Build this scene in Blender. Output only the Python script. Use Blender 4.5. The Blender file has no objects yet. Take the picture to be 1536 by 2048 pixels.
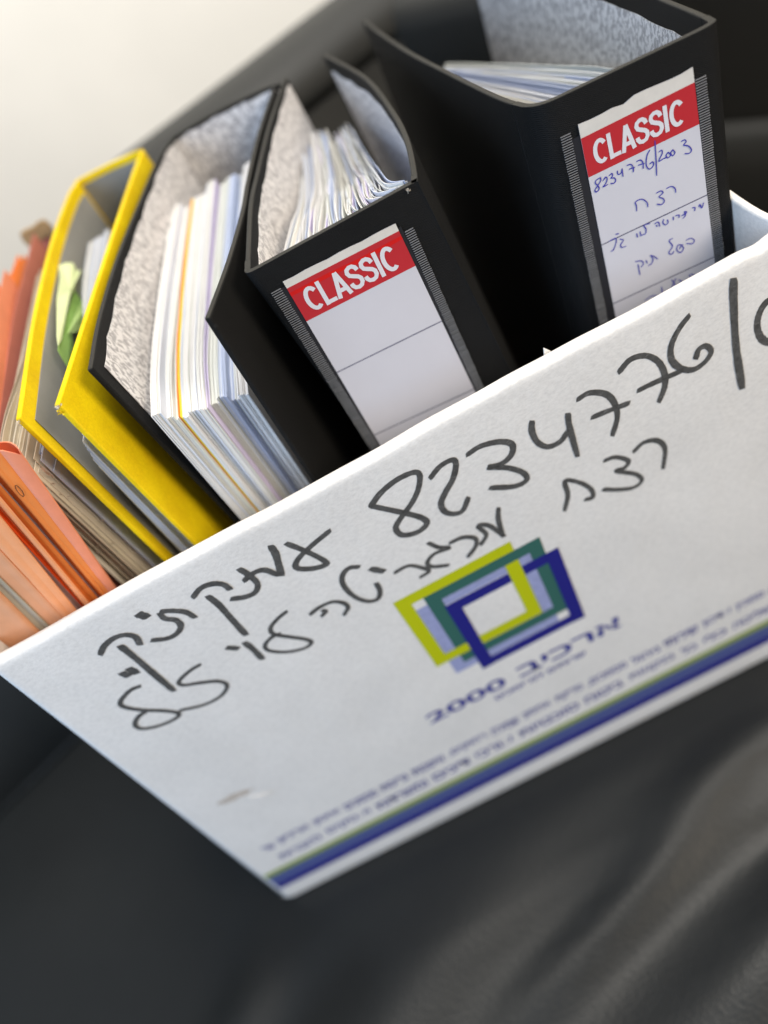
import bpy, bmesh, math, random
from mathutils import Matrix, Vector, noise
random.seed(7)
scn = bpy.context.scene
COL = scn.collection
H = 0.547                       # camera height above the seat, metres

# ------------------------------------------------------------------ camera
RM = ((0.8788, 0.4726, 0.0667), (-0.2793, 0.6225, -0.7311), (-0.3870, 0.6239, 0.6790))
FP, CX, CY = 1538.0, 768.0, 1024.0
cam_d = bpy.data.cameras.new('camera')
cam = bpy.data.objects.new('camera', cam_d)
COL.objects.link(cam)
m3 = Matrix(RM)
q = m3.to_quaternion(); q.normalize()
cam.matrix_world = Matrix.Translation((0, 0, H)) @ q.to_matrix().to_4x4()
cam_d.sensor_fit = 'VERTICAL'
cam_d.sensor_height = 36.0
cam_d.lens = FP / 2048 * 36.0
cam_d.clip_start = 0.01
cam_d.clip_end = 50
cam_d.dof.use_dof = True
cam_d.dof.focus_distance = 0.330
cam_d.dof.aperture_fstop = 2.9
scn.camera = cam

# ------------------------------------------------------------------ light
world = bpy.data.worlds.new('World')
scn.world = world
world.use_nodes = True
bg = world.node_tree.nodes['Background']
bg.inputs[0].default_value = (0.82, 0.88, 1.0, 1)
bg.inputs[1].default_value = 0.22


def area(name, loc, target, size, power, col):
    d = bpy.data.lights.new(name, 'AREA')
    d.shape = 'RECTANGLE'; d.size, d.size_y = size
    d.energy = power; d.color = col
    o = bpy.data.objects.new(name, d)
    COL.objects.link(o)
    o.location = loc
    o.rotation_euler = (Vector(target) - Vector(loc)).to_track_quat('-Z', 'Y').to_euler()
    return o


area('window_light', (-1.15, -0.45, 0.85), (-.1, 0.3, 0.3), (.9, .9), 19.5, (0.56, 0.745, 1.0))
area('ceiling_light', (0.45, 0.75, 2.0), (0, 0.35, 0.3), (1.0, 0.8), 43, (1.0, 0.945, 0.86))
area('added_wall_fill', (-.1, 1.45, 1.35), (-.1, 2.3, .62), (2.2, .5), 23, (1.0, 0.985, 0.95))  # unseen fill light, added to brighten the back wall
area('lamp_light', (.95, -0.55, 1.05), (0.15, 0.26, 0.3), (0.6, 0.6), 18, (1.0, 0.86, 0.68))
scn.view_settings.view_transform = 'Standard'
scn.view_settings.look = 'None'
scn.view_settings.exposure = 0
scn.cycles.use_denoising = True


# ------------------------------------------------------------------ survey: where a sight line meets a real plane
def S(u, v, ax, val):
    """photo pixel -> world point on plane x|y|z = val (val of z measured from the camera, as y and x)."""
    c = (u - CX, CY - v, -FP)
    r = [sum(RM[i][k] * c[k] for k in range(3)) for i in range(3)]
    k = val / r['xyz'.index(ax)]
    return Vector((r[0] * k, r[1] * k, r[2] * k + H))


# ------------------------------------------------------------------ helpers
def link(o, parent=None, **kw):
    COL.objects.link(o)
    if parent: o.parent = parent
    for k, v in kw.items(): o[k] = v
    return o


def thing(name, label, cat, loc=(0, 0, 0), group=None):
    o = bpy.data.objects.new(name, None)
    o.empty_display_size = 0.02
    o.location = loc
    link(o)
    o['label'] = label; o['category'] = cat
    if group: o['group'] = group
    return o


def mesh(name, verts, faces, mat, parent=None, smooth=True, bevel=0, seg=2, auto=40, **kw):
    me = bpy.data.meshes.new(name)
    off = parent_off(parent)
    me.from_pydata([Vector(v) - off for v in verts], [], faces)
    me.validate()
    bm = bmesh.new(); bm.from_mesh(me)
    bmesh.ops.recalc_face_normals(bm, faces=bm.faces)
    bm.to_mesh(me); bm.free()
    if isinstance(mat, (list, tuple)):
        for m in mat: me.materials.append(m)
    else:
        me.materials.append(mat)
    if smooth:
        me.shade_smooth()
        me.set_sharp_from_angle(angle=math.radians(auto))
    o = bpy.data.objects.new(name, me)
    link(o, parent, **kw)
    if bevel:
        b = o.modifiers.new('bevel', 'BEVEL')
        b.width = bevel; b.segments = seg; b.limit_method = 'ANGLE'; b.angle_limit = math.radians(45)
        b.harden_normals = False
    return o


def parent_off(p):
    off = Vector((0, 0, 0))
    while p is not None:
        off += p.location; p = p.parent
    return off


def catmull(pts, n=8):
    pts = [Vector(p) for p in pts]
    if len(pts) < 3:
        return [pts[0].lerp(pts[-1], i / n) for i in range(n + 1)]
    P = [pts[0] * 2 - pts[1]] + pts + [pts[-1] * 2 - pts[-2]]
    out = []
    for i in range(1, len(P) - 2):
        a, b, c, d = P[i - 1:i + 3]
        for k in range(n):
            t = k / n
            out.append(0.5 * ((2 * b) + (c - a) * t + (2 * a - 5 * b + 4 * c - d) * t * t + (3 * b - a - 3 * c + d) * t ** 3))
    out.append(pts[-1])
    return out


def normals2(path):
    ns = []
    for i in range(len(path)):
        a = path[max(0, i - 1)]; b = path[min(len(path) - 1, i + 1)]
        d = Vector((b[0] - a[0], b[1] - a[1])); d.normalize() if d.length > 0 else None
        ns.append(Vector((-d.y, d.x, 0)))
    return ns


def slab_data(top, bot, t, rows=1, jit=None):
    """upright sheet of thickness t swept along a plan path; t>0 grows to the left of the path."""
    nt, nb = normals2(top), normals2(bot)
    V, F = [], []
    n = len(top)
    R = rows + 1
    for r in range(R):
        k = r / rows
        for i in range(n):
            p = top[i].lerp(bot[i], k); nn = nt[i].lerp(nb[i], k)
            if jit: p = p + jit(i / (n - 1), k)
            V.append(p); V.append(p + nn * t)
    idx = lambda r, i, s: (r * n + i) * 2 + s
    for r in range(R - 1):
        for i in range(n - 1):
            F.append((idx(r, i, 0), idx(r, i + 1, 0), idx(r + 1, i + 1, 0), idx(r + 1, i, 0)))
            F.append((idx(r, i, 1), idx(r + 1, i, 1), idx(r + 1, i + 1, 1), idx(r, i + 1, 1)))
        F.append((idx(r, 0, 0), idx(r + 1, 0, 0), idx(r + 1, 0, 1), idx(r, 0, 1)))
        F.append((idx(r, n - 1, 0), idx(r, n - 1, 1), idx(r + 1, n - 1, 1), idx(r + 1, n - 1, 0)))
    for i in range(n - 1):
        F.append((idx(0, i, 0), idx(0, i, 1), idx(0, i + 1, 1), idx(0, i + 1, 0)))
        F.append((idx(R - 1, i, 0), idx(R - 1, i + 1, 0), idx(R - 1, i + 1, 1), idx(R - 1, i, 1)))
    return V, F


def slab(name, top, bot, t, mat, parent=None, bevel=0, rows=1, jit=None, **kw):
    V, F = slab_data(top, bot, t, rows, jit)
    if mat is CLOTHK:                       # worn top edge, with light from above painted in as paler cloth
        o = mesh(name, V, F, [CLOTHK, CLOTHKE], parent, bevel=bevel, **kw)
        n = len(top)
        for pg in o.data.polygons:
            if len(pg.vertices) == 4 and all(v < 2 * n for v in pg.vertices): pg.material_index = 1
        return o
    return mesh(name, V, F, mat, parent, bevel=bevel, **kw)


# ------------------------------------------------------------------ materials
def newmat(name):
    m = bpy.data.materials.new(name); m.use_nodes = True
    nt = m.node_tree
    return m, nt, nt.nodes['Principled BSDF'], nt.nodes, nt.links


def coords(N, L, scale=(1, 1, 1), kind='Object', rot=(0, 0, 0)):
    tc = N.new('ShaderNodeTexCoord'); mp = N.new('ShaderNodeMapping')
    mp.inputs['Scale'].default_value = scale; mp.inputs['Rotation'].default_value = rot
    L.new(tc.outputs[kind], mp.inputs[0])
    return mp.outputs[0]


def nz(N, L, co, scale, detail=3, rough=0.5, dist=0):
    n = N.new('ShaderNodeTexNoise')
    n.inputs['Scale'].default_value = scale; n.inputs['Detail'].default_value = detail
    n.inputs['Roughness'].default_value = rough; n.inputs['Distortion'].default_value = dist
    L.new(co, n.inputs['Vector'])
    return n.outputs['Fac']


def ramp(N, L, fac, stops):
    r = N.new('ShaderNodeValToRGB')
    e = r.color_ramp.elements
    while len(e) < len(stops): e.new(0.5)
    for i, (p, c) in enumerate(stops):
        e[i].position = p; e[i].color = (*c, 1)
    L.new(fac, r.inputs[0])
    return r.outputs[0]


def bump(N, L, h, dist, strength=1.0, prev=None):
    b = N.new('ShaderNodeBump')
    b.inputs['Distance'].default_value = dist; b.inputs['Strength'].default_value = strength
    L.new(h, b.inputs['Height'])
    if prev: L.new(prev, b.inputs['Normal'])
    return b.outputs[0]


def mathn(N, L, op, a, b=None):
    m = N.new('ShaderNodeMath'); m.operation = op
    for i, x in enumerate((a, b)):
        if x is None: continue
        if isinstance(x, (int, float)): m.inputs[i].default_value = x
        else: L.new(x, m.inputs[i])
    return m.outputs[0]


def scl(c, k): return tuple(max(0, min(1, x * k)) for x in c)


def m_paper(name, c, var=0.06, scale=60, rough=0.85, fib=0.00004, fscale=1800):
    m, nt, P, N, L = newmat(name)
    co = coords(N, L)
    L.new(ramp(N, L, nz(N, L, co, scale, 4, .6), [(0.3, scl(c, 1 - var)), (0.7, scl(c, 1 + var))]), P.inputs['Base Color'])
    P.inputs['Roughness'].default_value = rough
    P.inputs['Specular IOR Level'].default_value = 0.25
    L.new(bump(N, L, nz(N, L, co, fscale, 2, .7), fib), P.inputs['Normal'])
    return m


def m_plain(name, c, rough=0.6, spec=0.3, alpha=1.0):
    m, nt, P, N, L = newmat(name)
    P.inputs['Base Color'].default_value = (*c, 1); P.inputs['Roughness'].default_value = rough
    P.inputs['Specular IOR Level'].default_value = spec
    return m


def m_cloth(name, c, rough=0.62, spec=0.35, depth=0.00022, pitch=1150, worn=None):
    """woven book cloth: two crossed thread directions, with slubs and rubbed fibres"""
    m, nt, P, N, L = newmat(name)
    tc = N.new('ShaderNodeTexCoord'); sp = N.new('ShaderNodeSeparateXYZ')
    L.new(tc.outputs['Object'], sp.inputs[0])
    co = tc.outputs['Object']
    hx = mathn(N, L, 'ADD', sp.outputs[0], mathn(N, L, 'MULTIPLY', sp.outputs[1], 0.92))
    wob = mathn(N, L, 'MULTIPLY', nz(N, L, co, 60, 2), 0.00025)
    a = mathn(N, L, 'SINE', mathn(N, L, 'MULTIPLY', mathn(N, L, 'ADD', hx, wob), pitch * 6.283 * .9))
    b = mathn(N, L, 'SINE', mathn(N, L, 'MULTIPLY', mathn(N, L, 'ADD', sp.outputs[2], wob), pitch * 6.283))
    w = mathn(N, L, 'MULTIPLY', a, b)
    n1 = nz(N, L, co, 900, 3, .7)
    h = mathn(N, L, 'ADD', mathn(N, L, 'MULTIPLY', w, worn if worn else .55), mathn(N, L, 'MULTIPLY', n1, 1.0))
    big = nz(N, L, co, 38, 5, .65)
    col = ramp(N, L, big, [(0.3, scl(c, .86)), (0.72, scl(c, 1.15))])
    mix = N.new('ShaderNodeMix'); mix.data_type = 'RGBA'; mix.blend_type = 'MULTIPLY'
    mix.inputs[0].default_value = 0.55
    L.new(col, mix.inputs[6])
    L.new(ramp(N, L, h, [(0.2, (.55, .55, .55)), (0.9, (1, 1, 1))]), mix.inputs[7])
    L.new(mix.outputs[2], P.inputs['Base Color'])
    P.inputs['Roughness'].default_value = rough
    P.inputs['Specular IOR Level'].default_value = spec
    L.new(bump(N, L, h, depth, .9), P.inputs['Normal'])
    return m


def m_marble(name, tint=(1, 1, 1)):
    m, nt, P, N, L = newmat(name)
    tc = N.new('ShaderNodeTexCoord'); sp = N.new('ShaderNodeSeparateXYZ'); cb = N.new('ShaderNodeCombineXYZ')
    L.new(tc.outputs['Object'], sp.inputs[0])
    # printed streaks run slantwise down the board
    yy = mathn(N, L, 'MULTIPLY', mathn(N, L, 'ADD', mathn(N, L, 'ADD', sp.outputs[1], sp.outputs[0]), mathn(N, L, 'MULTIPLY', sp.outputs[2], 0.25)), 480)
    zz = mathn(N, L, 'MULTIPLY', sp.outputs[2], 240)
    L.new(yy, cb.inputs[0]); L.new(zz, cb.inputs[1])
    co = cb.outputs[0]
    f = nz(N, L, co, 1.0, 2.2, .62, .7)
    col = ramp(N, L, f, [(0.475, scl((.40, .39, .40), 1)), (0.500, (.76, .745, .745))])
    L.new(col, P.inputs['Base Color'])
    P.inputs['Roughness'].default_value = .5
    P.inputs['Specular IOR Level'].default_value = .3
    return m


def m_leather(name, c=(0.0090, 0.0098, 0.0094), rough=.44):
    m, nt, P, N, L = newmat(name)
    co = coords(N, L)
    L.new(ramp(N, L, nz(N, L, co, 6, 4, .6), [(0.3, scl(c, .8)), (0.7, scl(c, 1.25))]), P.inputs['Base Color'])
    v = N.new('ShaderNodeTexVoronoi'); v.inputs['Scale'].default_value = 420
    L.new(co, v.inputs['Vector'])
    b1 = bump(N, L, v.outputs['Distance'], 0.0003, .5)
    b2 = bump(N, L, nz(N, L, co, 5, 1, .4, .3), 0.006, .3, b1)
    L.new(b2, P.inputs['Normal'])
    P.inputs['Roughness'].default_value = rough
    P.inputs['Specular IOR Level'].default_value = .5
    return m


BOARD = m_paper('white_corrugated_board', (.785, .765, .735), .045, 22, .95, .00016, 1100)
_nt = BOARD.node_tree; _P = _nt.nodes['Principled BSDF']; _prev = _P.inputs['Normal'].links[0].from_socket
_c0 = _P.inputs['Base Color'].links[0].from_socket
_mx = _nt.nodes.new('ShaderNodeMix'); _mx.data_type = 'RGBA'; _mx.blend_type = 'MULTIPLY'; _mx.inputs[0].default_value = 1
_co = coords(_nt.nodes, _nt.links, (1, 1, 1.8), rot=(0, .5, 0))
_nt.links.new(_c0, _mx.inputs[6])
_nt.links.new(ramp(_nt.nodes, _nt.links, nz(_nt.nodes, _nt.links, _co, 330, 4, .75), [(.32, (.86, .86, .86)), (.60, (1, 1, 1))]), _mx.inputs[7])
_nt.links.new(_mx.outputs[2], _P.inputs['Base Color'])
_co = coords(_nt.nodes, _nt.links, (1, 1, .6))
_P.inputs['Specular IOR Level'].default_value = .1
_nt.links.new(bump(_nt.nodes, _nt.links, nz(_nt.nodes, _nt.links, _co, 30, 3, .6), .0012, .5, _prev), _P.inputs['Normal'])
KRAFT = m_paper('kraft_board', (.40, .26, .15), .1)
CLOTHK = m_cloth('black_book_cloth', (.0085, .0085, .0085), .66, .2, .0003)
CLOTHKE = m_cloth('toplit_worn_black_cloth', (.048, .046, .040), .75, .25)
CLOTHY = m_cloth('yellow_book_cloth', (.98, .655, .004), .6, .2, .00010, 1150, .2)
MARB = m_marble('mottled_lining_paper')
GREYL = m_paper('grey_lining_paper', (.27, .27, .26), .08, 30, .7)
FRAY = m_paper('frayed_board', (.58, .52, .44), .25, 900, .9)
MARK = m_paper('marker_ink', (.084, .083, .080), .35, 420, .5)
_nt = MARK.node_tree; _N, _L = _nt.nodes, _nt.links
_tr = _N.new('ShaderNodeBsdfTransparent'); _ms = _N.new('ShaderNodeMixShader'); _out = [n for n in _N if n.type == 'OUTPUT_MATERIAL'][0]
_mr = ramp(_N, _L, nz(_N, _L, coords(_N, _L, (1, 1, 2.2), rot=(0, .6, 0)), 260, 4, .75), [(.30, (.62, .62, .62)), (.52, (.93, .93, .93))])
_L.new(_mr, _ms.inputs[0]); _L.new(_tr.outputs[0], _ms.inputs[1]); _L.new(_N['Principled BSDF'].outputs[0], _ms.inputs[2]); _L.new(_ms.outputs[0], _out.inputs[0])
PEN = m_plain('blue_pen_ink', (.055, .05, .36), .5)
INKB = m_plain('navy_print', (.016, .016, .20), .6)
INKT = m_plain('navy_lettering', (.055, .058, .27), .6)
INKG = m_plain('green_print', (.035, .125, .105), .6)
INKY = m_plain('lime_print', (.49, .53, .004), .6)
INKL = m_paper('pale_blue_print', (.31, .34, .56), .12, 300, .7)
INKS = m_plain('slate_stripe', (.075, .10, .27), .6)
INKO = m_plain('olive_stripe', (.25, .33, .05), .6)
RED = m_plain('red_print', (.49, .022, .030), .42, .45)
REDW = m_plain('bare_red_print', (.62, .010, .008), .5)
LABW = m_paper('label_card', (.60, .585, .62), .02, 40, .45, .00001)
LABT = m_paper('label_card_bare', (.66, .62, .56), .05, 120, .8)
LINE = m_plain('label_rule', (.03, .03, .09), .5)
RIB = m_plain('welded_plastic', (.20, .20, .205), .3, .6)
PLASTIC = m_plain('pocket_plastic', (.022, .022, .026), .4, .25)
LEATH = m_leather('black_leather')
LEATH2 = m_leather('black_leather_back', (.0065, .007, .006), .6)
WALLM = m_paper('painted_wall', (.72, .69, .63), .03, 3, .9)
FLOORM = m_paper('floor_tile', (.45, .42, .38), .08, 8, .5)
DOT = m_plain('dark_ink', (.01, .01, .015), .6)
PAP = [m_paper('paper_%d' % i, c, .03, 30, .8, .00003) for i, c in enumerate([
    (.73, .73, .735), (.64, .68, .77), (.71, .705, .67), (.50, .57, .75), (.62, .56, .77), (.66, .68, .65)])]
AGED = [m_paper('aged_paper_%d' % i, c, .10, 40, .9, .00006) for i, c in enumerate([
    (.58, .52, .42), (.52, .46, .38), (.62, .58, .50), (.43, .37, .30), (.50, .48, .50)])]
YDIV = m_plain('yellow_divider', (.80, .62, .06), .6)
ODIV = m_plain('orange_divider', (.80, .22, .04), .6)
GRNP = m_paper('pale_green_paper', (.78, .88, .52), .05, 50)
GRND = m_paper('green_paper', (.30, .50, .14), .1, 50)
GDIV = m_paper('grey_green_divider', (.50, .53, .46), .04, 40)
CARDS = dict(salmon=m_paper('salmon_card', (.86, .31, .18), .08, 60, .75),
             pink=m_paper('pink_card', (.50, .18, .14), .08, 60, .75),
             orange=m_paper('orange_card', (.85, .26, .06), .06, 60, .75),
             dark=m_paper('burnt_orange_card', (.66, .17, .03), .08, 60, .75),
             red=m_paper('red_orange_card', (.72, .085, .010), .06, 60, .75),
             peach=m_paper('peach_card', (.90, .39, .18), .07, 60, .75),
             mauve=m_paper('mauve_card', (.36, .26, .26), .08, 60, .75),
             tan=m_paper('tan_card', (.72, .36, .20), .08, 60, .75),
             grey=m_paper('grey_green_card', (.42, .40, .33), .08, 60, .75))

# ================================================================== SETTING
def plane(name, pts, mat, **kw):
    return mesh(name, pts, [tuple(range(len(pts)))], mat, smooth=False, **kw)


plane('floor', [(-4, -3, -.42), (4, -3, -.42), (4, 2.6, -.42), (-4, 2.6, -.42)], FLOORM, kind='structure')
w = mesh('wall', [(-4, 2.3, -.416), (4, 2.3, -.416), (4, 2.3, 2.6), (-4, 2.3, 2.6), (-4, 2.42, -.416), (4, 2.42, -.416), (4, 2.42, 2.6), (-4, 2.42, 2.6)],
         [(0, 1, 2, 3), (4, 5, 6, 7), (0, 1, 5, 4), (2, 3, 7, 6), (0, 3, 7, 4), (1, 2, 6, 5)], WALLM, smooth=False, kind='structure')

# ---- sofa
sofa = thing('sofa', 'black leather sofa seat and backrest holding the open archive box', 'sofa', (0, .3, 0))


def nzv(x, y, z, s): return noise.noise(Vector((x * s, y * s, z * s)))


def seat_z(x, y):
    z = -.004
    z += .010 * nzv(x, y, 0, 3.6) + .0008 * nzv(x, y, 3, 11)
    # folds in the leather running across the seat in front of the box
    for (x0, y0, dx, dy, amp, wd, ln) in ((.20, .215, .985, .10, .007, .016, .22), (.26, .175, .97, .16, -.006, .014, .25), (.18, .13, .96, .22, .008, .022, .24), (.02, .17, .9, .35, .006, .020, .2), (.05, .08, .9, .3, .006, .03, .3), (-.28, .22, .7, .7, .005, .03, .2), (.32, .02, .93, .36, .017, .035, .34), (.24, .10, .95, .30, .012, .022, .28), (.05, -.10, .9, .42, .010, .05, .4), (-.32, .05, .8, .6, .010, .06, .3), (.45, .16, .97, .2, .015, .03, .3)):
        u = (x - x0) * dx + (y - y0) * dy; v = -(x - x0) * dy + (y - y0) * dx
        v += .02 * nzv(x, y, 7, 5)
        z += 1.5 * amp * math.exp(-(v / wd) ** 2) * math.exp(-(u / ln) ** 2) * math.cos(v / wd * 1.6)
    z += .002
    # flat and pressed down under the box
    ex = max(0, abs(x + .02) - .23); ey = max(0, abs(y - .43) - .19)
    d = math.hypot(ex, ey)
    k = min(1, d / .06); k = k * k * (3 - 2 * k)
    z = min(z, .02) * k + .0008 * (1 - k)
    e = min(1, max(0, (y + .42) / .08)); z -= .06 * (1 - math.sqrt(max(0, 1 - (1 - e) ** 2)))
    return z


nx, ny = 150, 130
V, F = [], []
for j in range(ny + 1):
    for i in range(nx + 1):
        x = -1.1 + 2.2 * i / nx; y = -.42 + 1.5 * j / ny
        V.append((x, y, seat_z(x, y)))
n0 = len(V)
for i in range(nx):
    for j in range(ny):
        a = j * (nx + 1) + i
        F.append((a, a + 1, a + nx + 2, a + nx + 1))
for i in range(nx + 1): V.append((-1.1 + 2.2 * i / nx, -.42, -.30))
for i in range(nx): F.append((i, i + 1, n0 + i + 1, n0 + i))
mesh('seat_cushion', V, F, LEATH, sofa, auto=180)


def backrest(name, a, b, mat, prof, n=60):
    """upholstered rest: profile (behind, height) swept from a to b"""
    a, b = Vector((*a, 0)), Vector((*b, 0))
    d = (b - a).normalized(); nn = Vector((-d.y, d.x, 0))
    V, F = [], []
    m = len(prof)
    for i in range(n + 1):
        p = a.lerp(b, i / n)
        low = min(1, max(0, (-.06 - p.x) / .18)) if name == 'backrest' else 0
        low = 1 - .22 * low * low * (3 - 2 * low)
        for k, (o, z) in enumerate(prof):
            w_ = .006 * nzv(p.x, p.y, z, 4.0) + .003 * nzv(p.x, p.y, z, 10)
            V.append(p + nn * (o + w_) + Vector((0, 0, z * low if z > 0 else z)))
    for i in range(n):
        for k in range(m - 1):
            q0 = i * m + k
            F.append((q0, q0 + 1, q0 + m + 1, q0 + m))
    F.append(tuple(range(m))); F.append(tuple(range(n * m, n * m + m)))
    return mesh(name, V, F, mat, sofa, auto=70)


pf = catmull([(.0, -.06, 0), (-.005, .03, 0), (.015, .12, 0), (.045, .21, 0), (.064, .28, 0), (.070, .305, 0)], 5)
pf2 = catmull([(.074, .309, 0), (.072, .318, 0), (.078, .335, 0), (.10, .350, 0), (.14, .354, 0), (.19, .345, 0), (.235, .31, 0), (.25, .2, 0), (.25, -.40, 0)], 5)
prof = [(p.x, p.y) for p in pf] + [(.088, .3065)] + [(p.x, p.y) for p in pf2]
backrest('backrest', (-1.25, .127), (.30, .850), LEATH2, prof)
prof2 = [(.0, -.06), (-.012, .02), (-.016, .10), (-.014, .16), (-.006, .185), (.004, .192), (.012, .195)] + [(.012, .21), (.014, .26), (.016, .31), (.02, .328), (.035, .338), (.08, .345), (.14, .34), (.18, .3), (.19, -.40)]
backrest('side_rest', (.160, .895), (.80, -.018), LEATH2, prof2)

# welt sewn along the crease between seat and back
V, F = [], []
a_, b_ = Vector((-1.2, .150, .004)), Vector((-.235, .600, .004))
for i in range(49):
    p = a_.lerp(b_, i / 48); p.z = seat_z(p.x, p.y) + .006 + .001 * nzv(p.x, p.y, 0, 20)
    for k in range(8):
        th = k / 8 * 6.283
        V.append(p + Vector((-.42 * .0045 * math.cos(th), .9 * .0045 * math.cos(th), .0045 * math.sin(th))))
for i in range(48):
    for k in range(8): F.append((i * 8 + k, i * 8 + (k + 1) % 8, i * 8 + 8 + (k + 1) % 8, i * 8 + 8 + k))
mesh('piping', V, F, m_leather('worn_leather_welt', (.035, .036, .035), .35), sofa)

# ================================================================== BOX
box = thing('archive_box', 'white cardboard archive box with marker handwriting, logo and striped printing', 'box', (-.02, .43, 0))
YF = .26
XR, Z0 = .1866, 0.002
T = .0085
RIM = H - .785 * (YF + T * .95)
xl = lambda z: -YF * (.8245 + .074 * ((H - z) / YF - .785))        # slanting left edge


def rimz(x): return RIM + .0006 * math.sin(x * 37) + .0005 * nzv(x, 0, 0, 40) + (.002 * max(0, (x - .172) / .0146) ** 2 if x > .172 else 0) - (.0012 * math.exp(-((x - .170) / .005) ** 2))


NXS = 260
V, F = [], []
zs = [Z0, Z0 + .004, .02, .08, .14, .20, .26, .30]
for i in range(NXS + 1):
    k = i / NXS
    col = []
    for z in zs:
        col.append((z, YF))
    rz = rimz(-.2145 + k * (XR + .2145))
    r = .0040
    col.append((rz - .018, YF)); col.append((rz - .0095, YF)); col.append((rz - r * 1.35, YF + .0002))
    for a in (20, 45, 70, 90): col.append((rz - r + r * math.sin(math.radians(a)), YF + r - r * math.cos(math.radians(a))))
    for a in (90, 60, 30, 0): col.append((rz - r + r * math.sin(math.radians(a)), YF + T - r + r * math.cos(math.radians(a))))
    col.append((rz - .03, YF + T)); col.append((Z0, YF + T))
    for (z, y) in col:
        x = xl(z) + k * (XR - xl(z))
        # rounded vertical corners
        ed = min(x - xl(z), XR - x); 
        yy = y
        if y < YF + T * .6 and ed < .004: yy = y + .004 - math.sqrt(max(0, .004 ** 2 - (.004 - ed) ** 2))
        if z <= Z0 + .0001 and y == YF: yy = y + .0012
        if z < .005 and ed < .007: z += .0055 * (1 - ed / .007) ** 2
        V.append((x, yy, z))
m = len(col)
for i in range(NXS):
    for k in range(m):
        a = i * m + k; b = i * m + (k + 1) % m
        F.append((a, b, b + m, a + m))
F.append(tuple(range(m))); F.append(tuple(range(NXS * m, NXS * m + m)))
mesh('front_panel', V, F, BOARD, box, auto=60)


def panel(name, pts_top, t, dz=0, zt=None):
    top = catmull([Vector((x, y, (zt or RIM) + dz)) for x, y in pts_top], 10)
    top = [p + Vector((0, 0, .0008 * nzv(p.x, p.y, 0, 25) - (.15 * max(0, p.y - .31) if name == 'side_panel' else 0))) for p in top]
    bot = [Vector((p.x, p.y, Z0 + .001)) for p in top]
    return slab(name, top, bot, t, BOARD, box, bevel=.0012, seg=3)


lp = [(-.2165, YF + T + .0005), (-.219, .36), (-.221, .48), (-.216, .600)]
top = catmull([Vector((x, y, RIM - .1 * max(0, y - .33))) for x, y in lp], 10)
bot = [Vector((p.x - .024, p.y, Z0 + .001)) for p in top]
slab('side_panel', top, bot, -.004, BOARD, box, bevel=.0012)
panel('side_panel', [(XR, YF + T + .0005), (XR + .0002, .30), (.199, .42), (.197, .50), (.190, .600)], .0038, .0)
panel('back_panel', [(-.232, .605), (.195, .605)], .005, -.045)
mesh('bottom_panel', [(-.236, YF + .010, Z0), (XR - .004, YF + .010, Z0), (.188, .604, Z0), (-.236, .604, Z0), (-.236, YF + .010, Z0 + .004), (XR - .004, YF + .010, Z0 + .004), (.188, .604, Z0 + .004), (-.236, .604, Z0 + .004)],
     [(0, 1, 2, 3), (4, 5, 6, 7), (0, 1, 5, 4), (1, 2, 6, 5), (2, 3, 7, 6), (3, 0, 4, 7)], KRAFT, box, smooth=False)
FL = H - .451                      # the binders stand on a folded cardboard insert
mesh('cardboard_insert', [(-.226, YF + .012, Z0 + .0045), (XR - .006, YF + .012, Z0 + .0045), (.182, .600, Z0 + .0045), (-.226, .600, Z0 + .0045), (-.222, YF + .012, FL - .001), (XR - .006, YF + .012, FL - .001), (.182, .600, FL - .001), (-.222, .600, FL - .001)],
     [(0, 1, 2, 3), (4, 5, 6, 7), (0, 1, 5, 4), (1, 2, 6, 5), (2, 3, 7, 6), (3, 0, 4, 7)], KRAFT, box, smooth=False)


# ---- ribbons of ink
def stroke_data(pts, w, lift0, axis_n, V, F, taper=.75, jit=.06, seed=0, n=7, u=None, v=None, rag=0.0):
    """flat ribbon along pts (3-D points in one plane with normal axis_n)."""
    P = catmull(pts, n) if len(pts) > 2 else [Vector(pts[0]).lerp(Vector(pts[-1]), i / 10) for i in range(11)]
    base = len(V); N = len(P)
    rnd = random.Random(seed)
    nn = Vector(axis_n).normalized()
    for i, p in enumerate(P):
        d = (P[min(N - 1, i + 1)] - P[max(0, i - 1)]).normalized()
        s = nn.cross(d)
        k = i / (N - 1)
        wd = w * .5 * (1 + jit * math.sin(seed * 1.7 + k * 9) + rag * rnd.uniform(-1, 1))
        if i == 0 or i == N - 1: wd *= taper
        L_ = nn * (lift0 + .00006 * k)
        e = d * (w * .22) * (-1 if i == 0 else 1 if i == N - 1 else 0)
        if i == 0 or i == N - 1: skew = d * w * .12
        else: skew = Vector((0, 0, 0))
        V.append(p + s * wd + L_ + e + skew); V.append(p - s * wd + L_ + e - skew)
        if i: F.append((base + 2 * i - 2, base + 2 * i - 1, base + 2 * i + 1, base + 2 * i))


def pt(x, y, o, sc): return S(o[0] + x / sc, o[1] + y / sc, 'y', YF)


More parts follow.
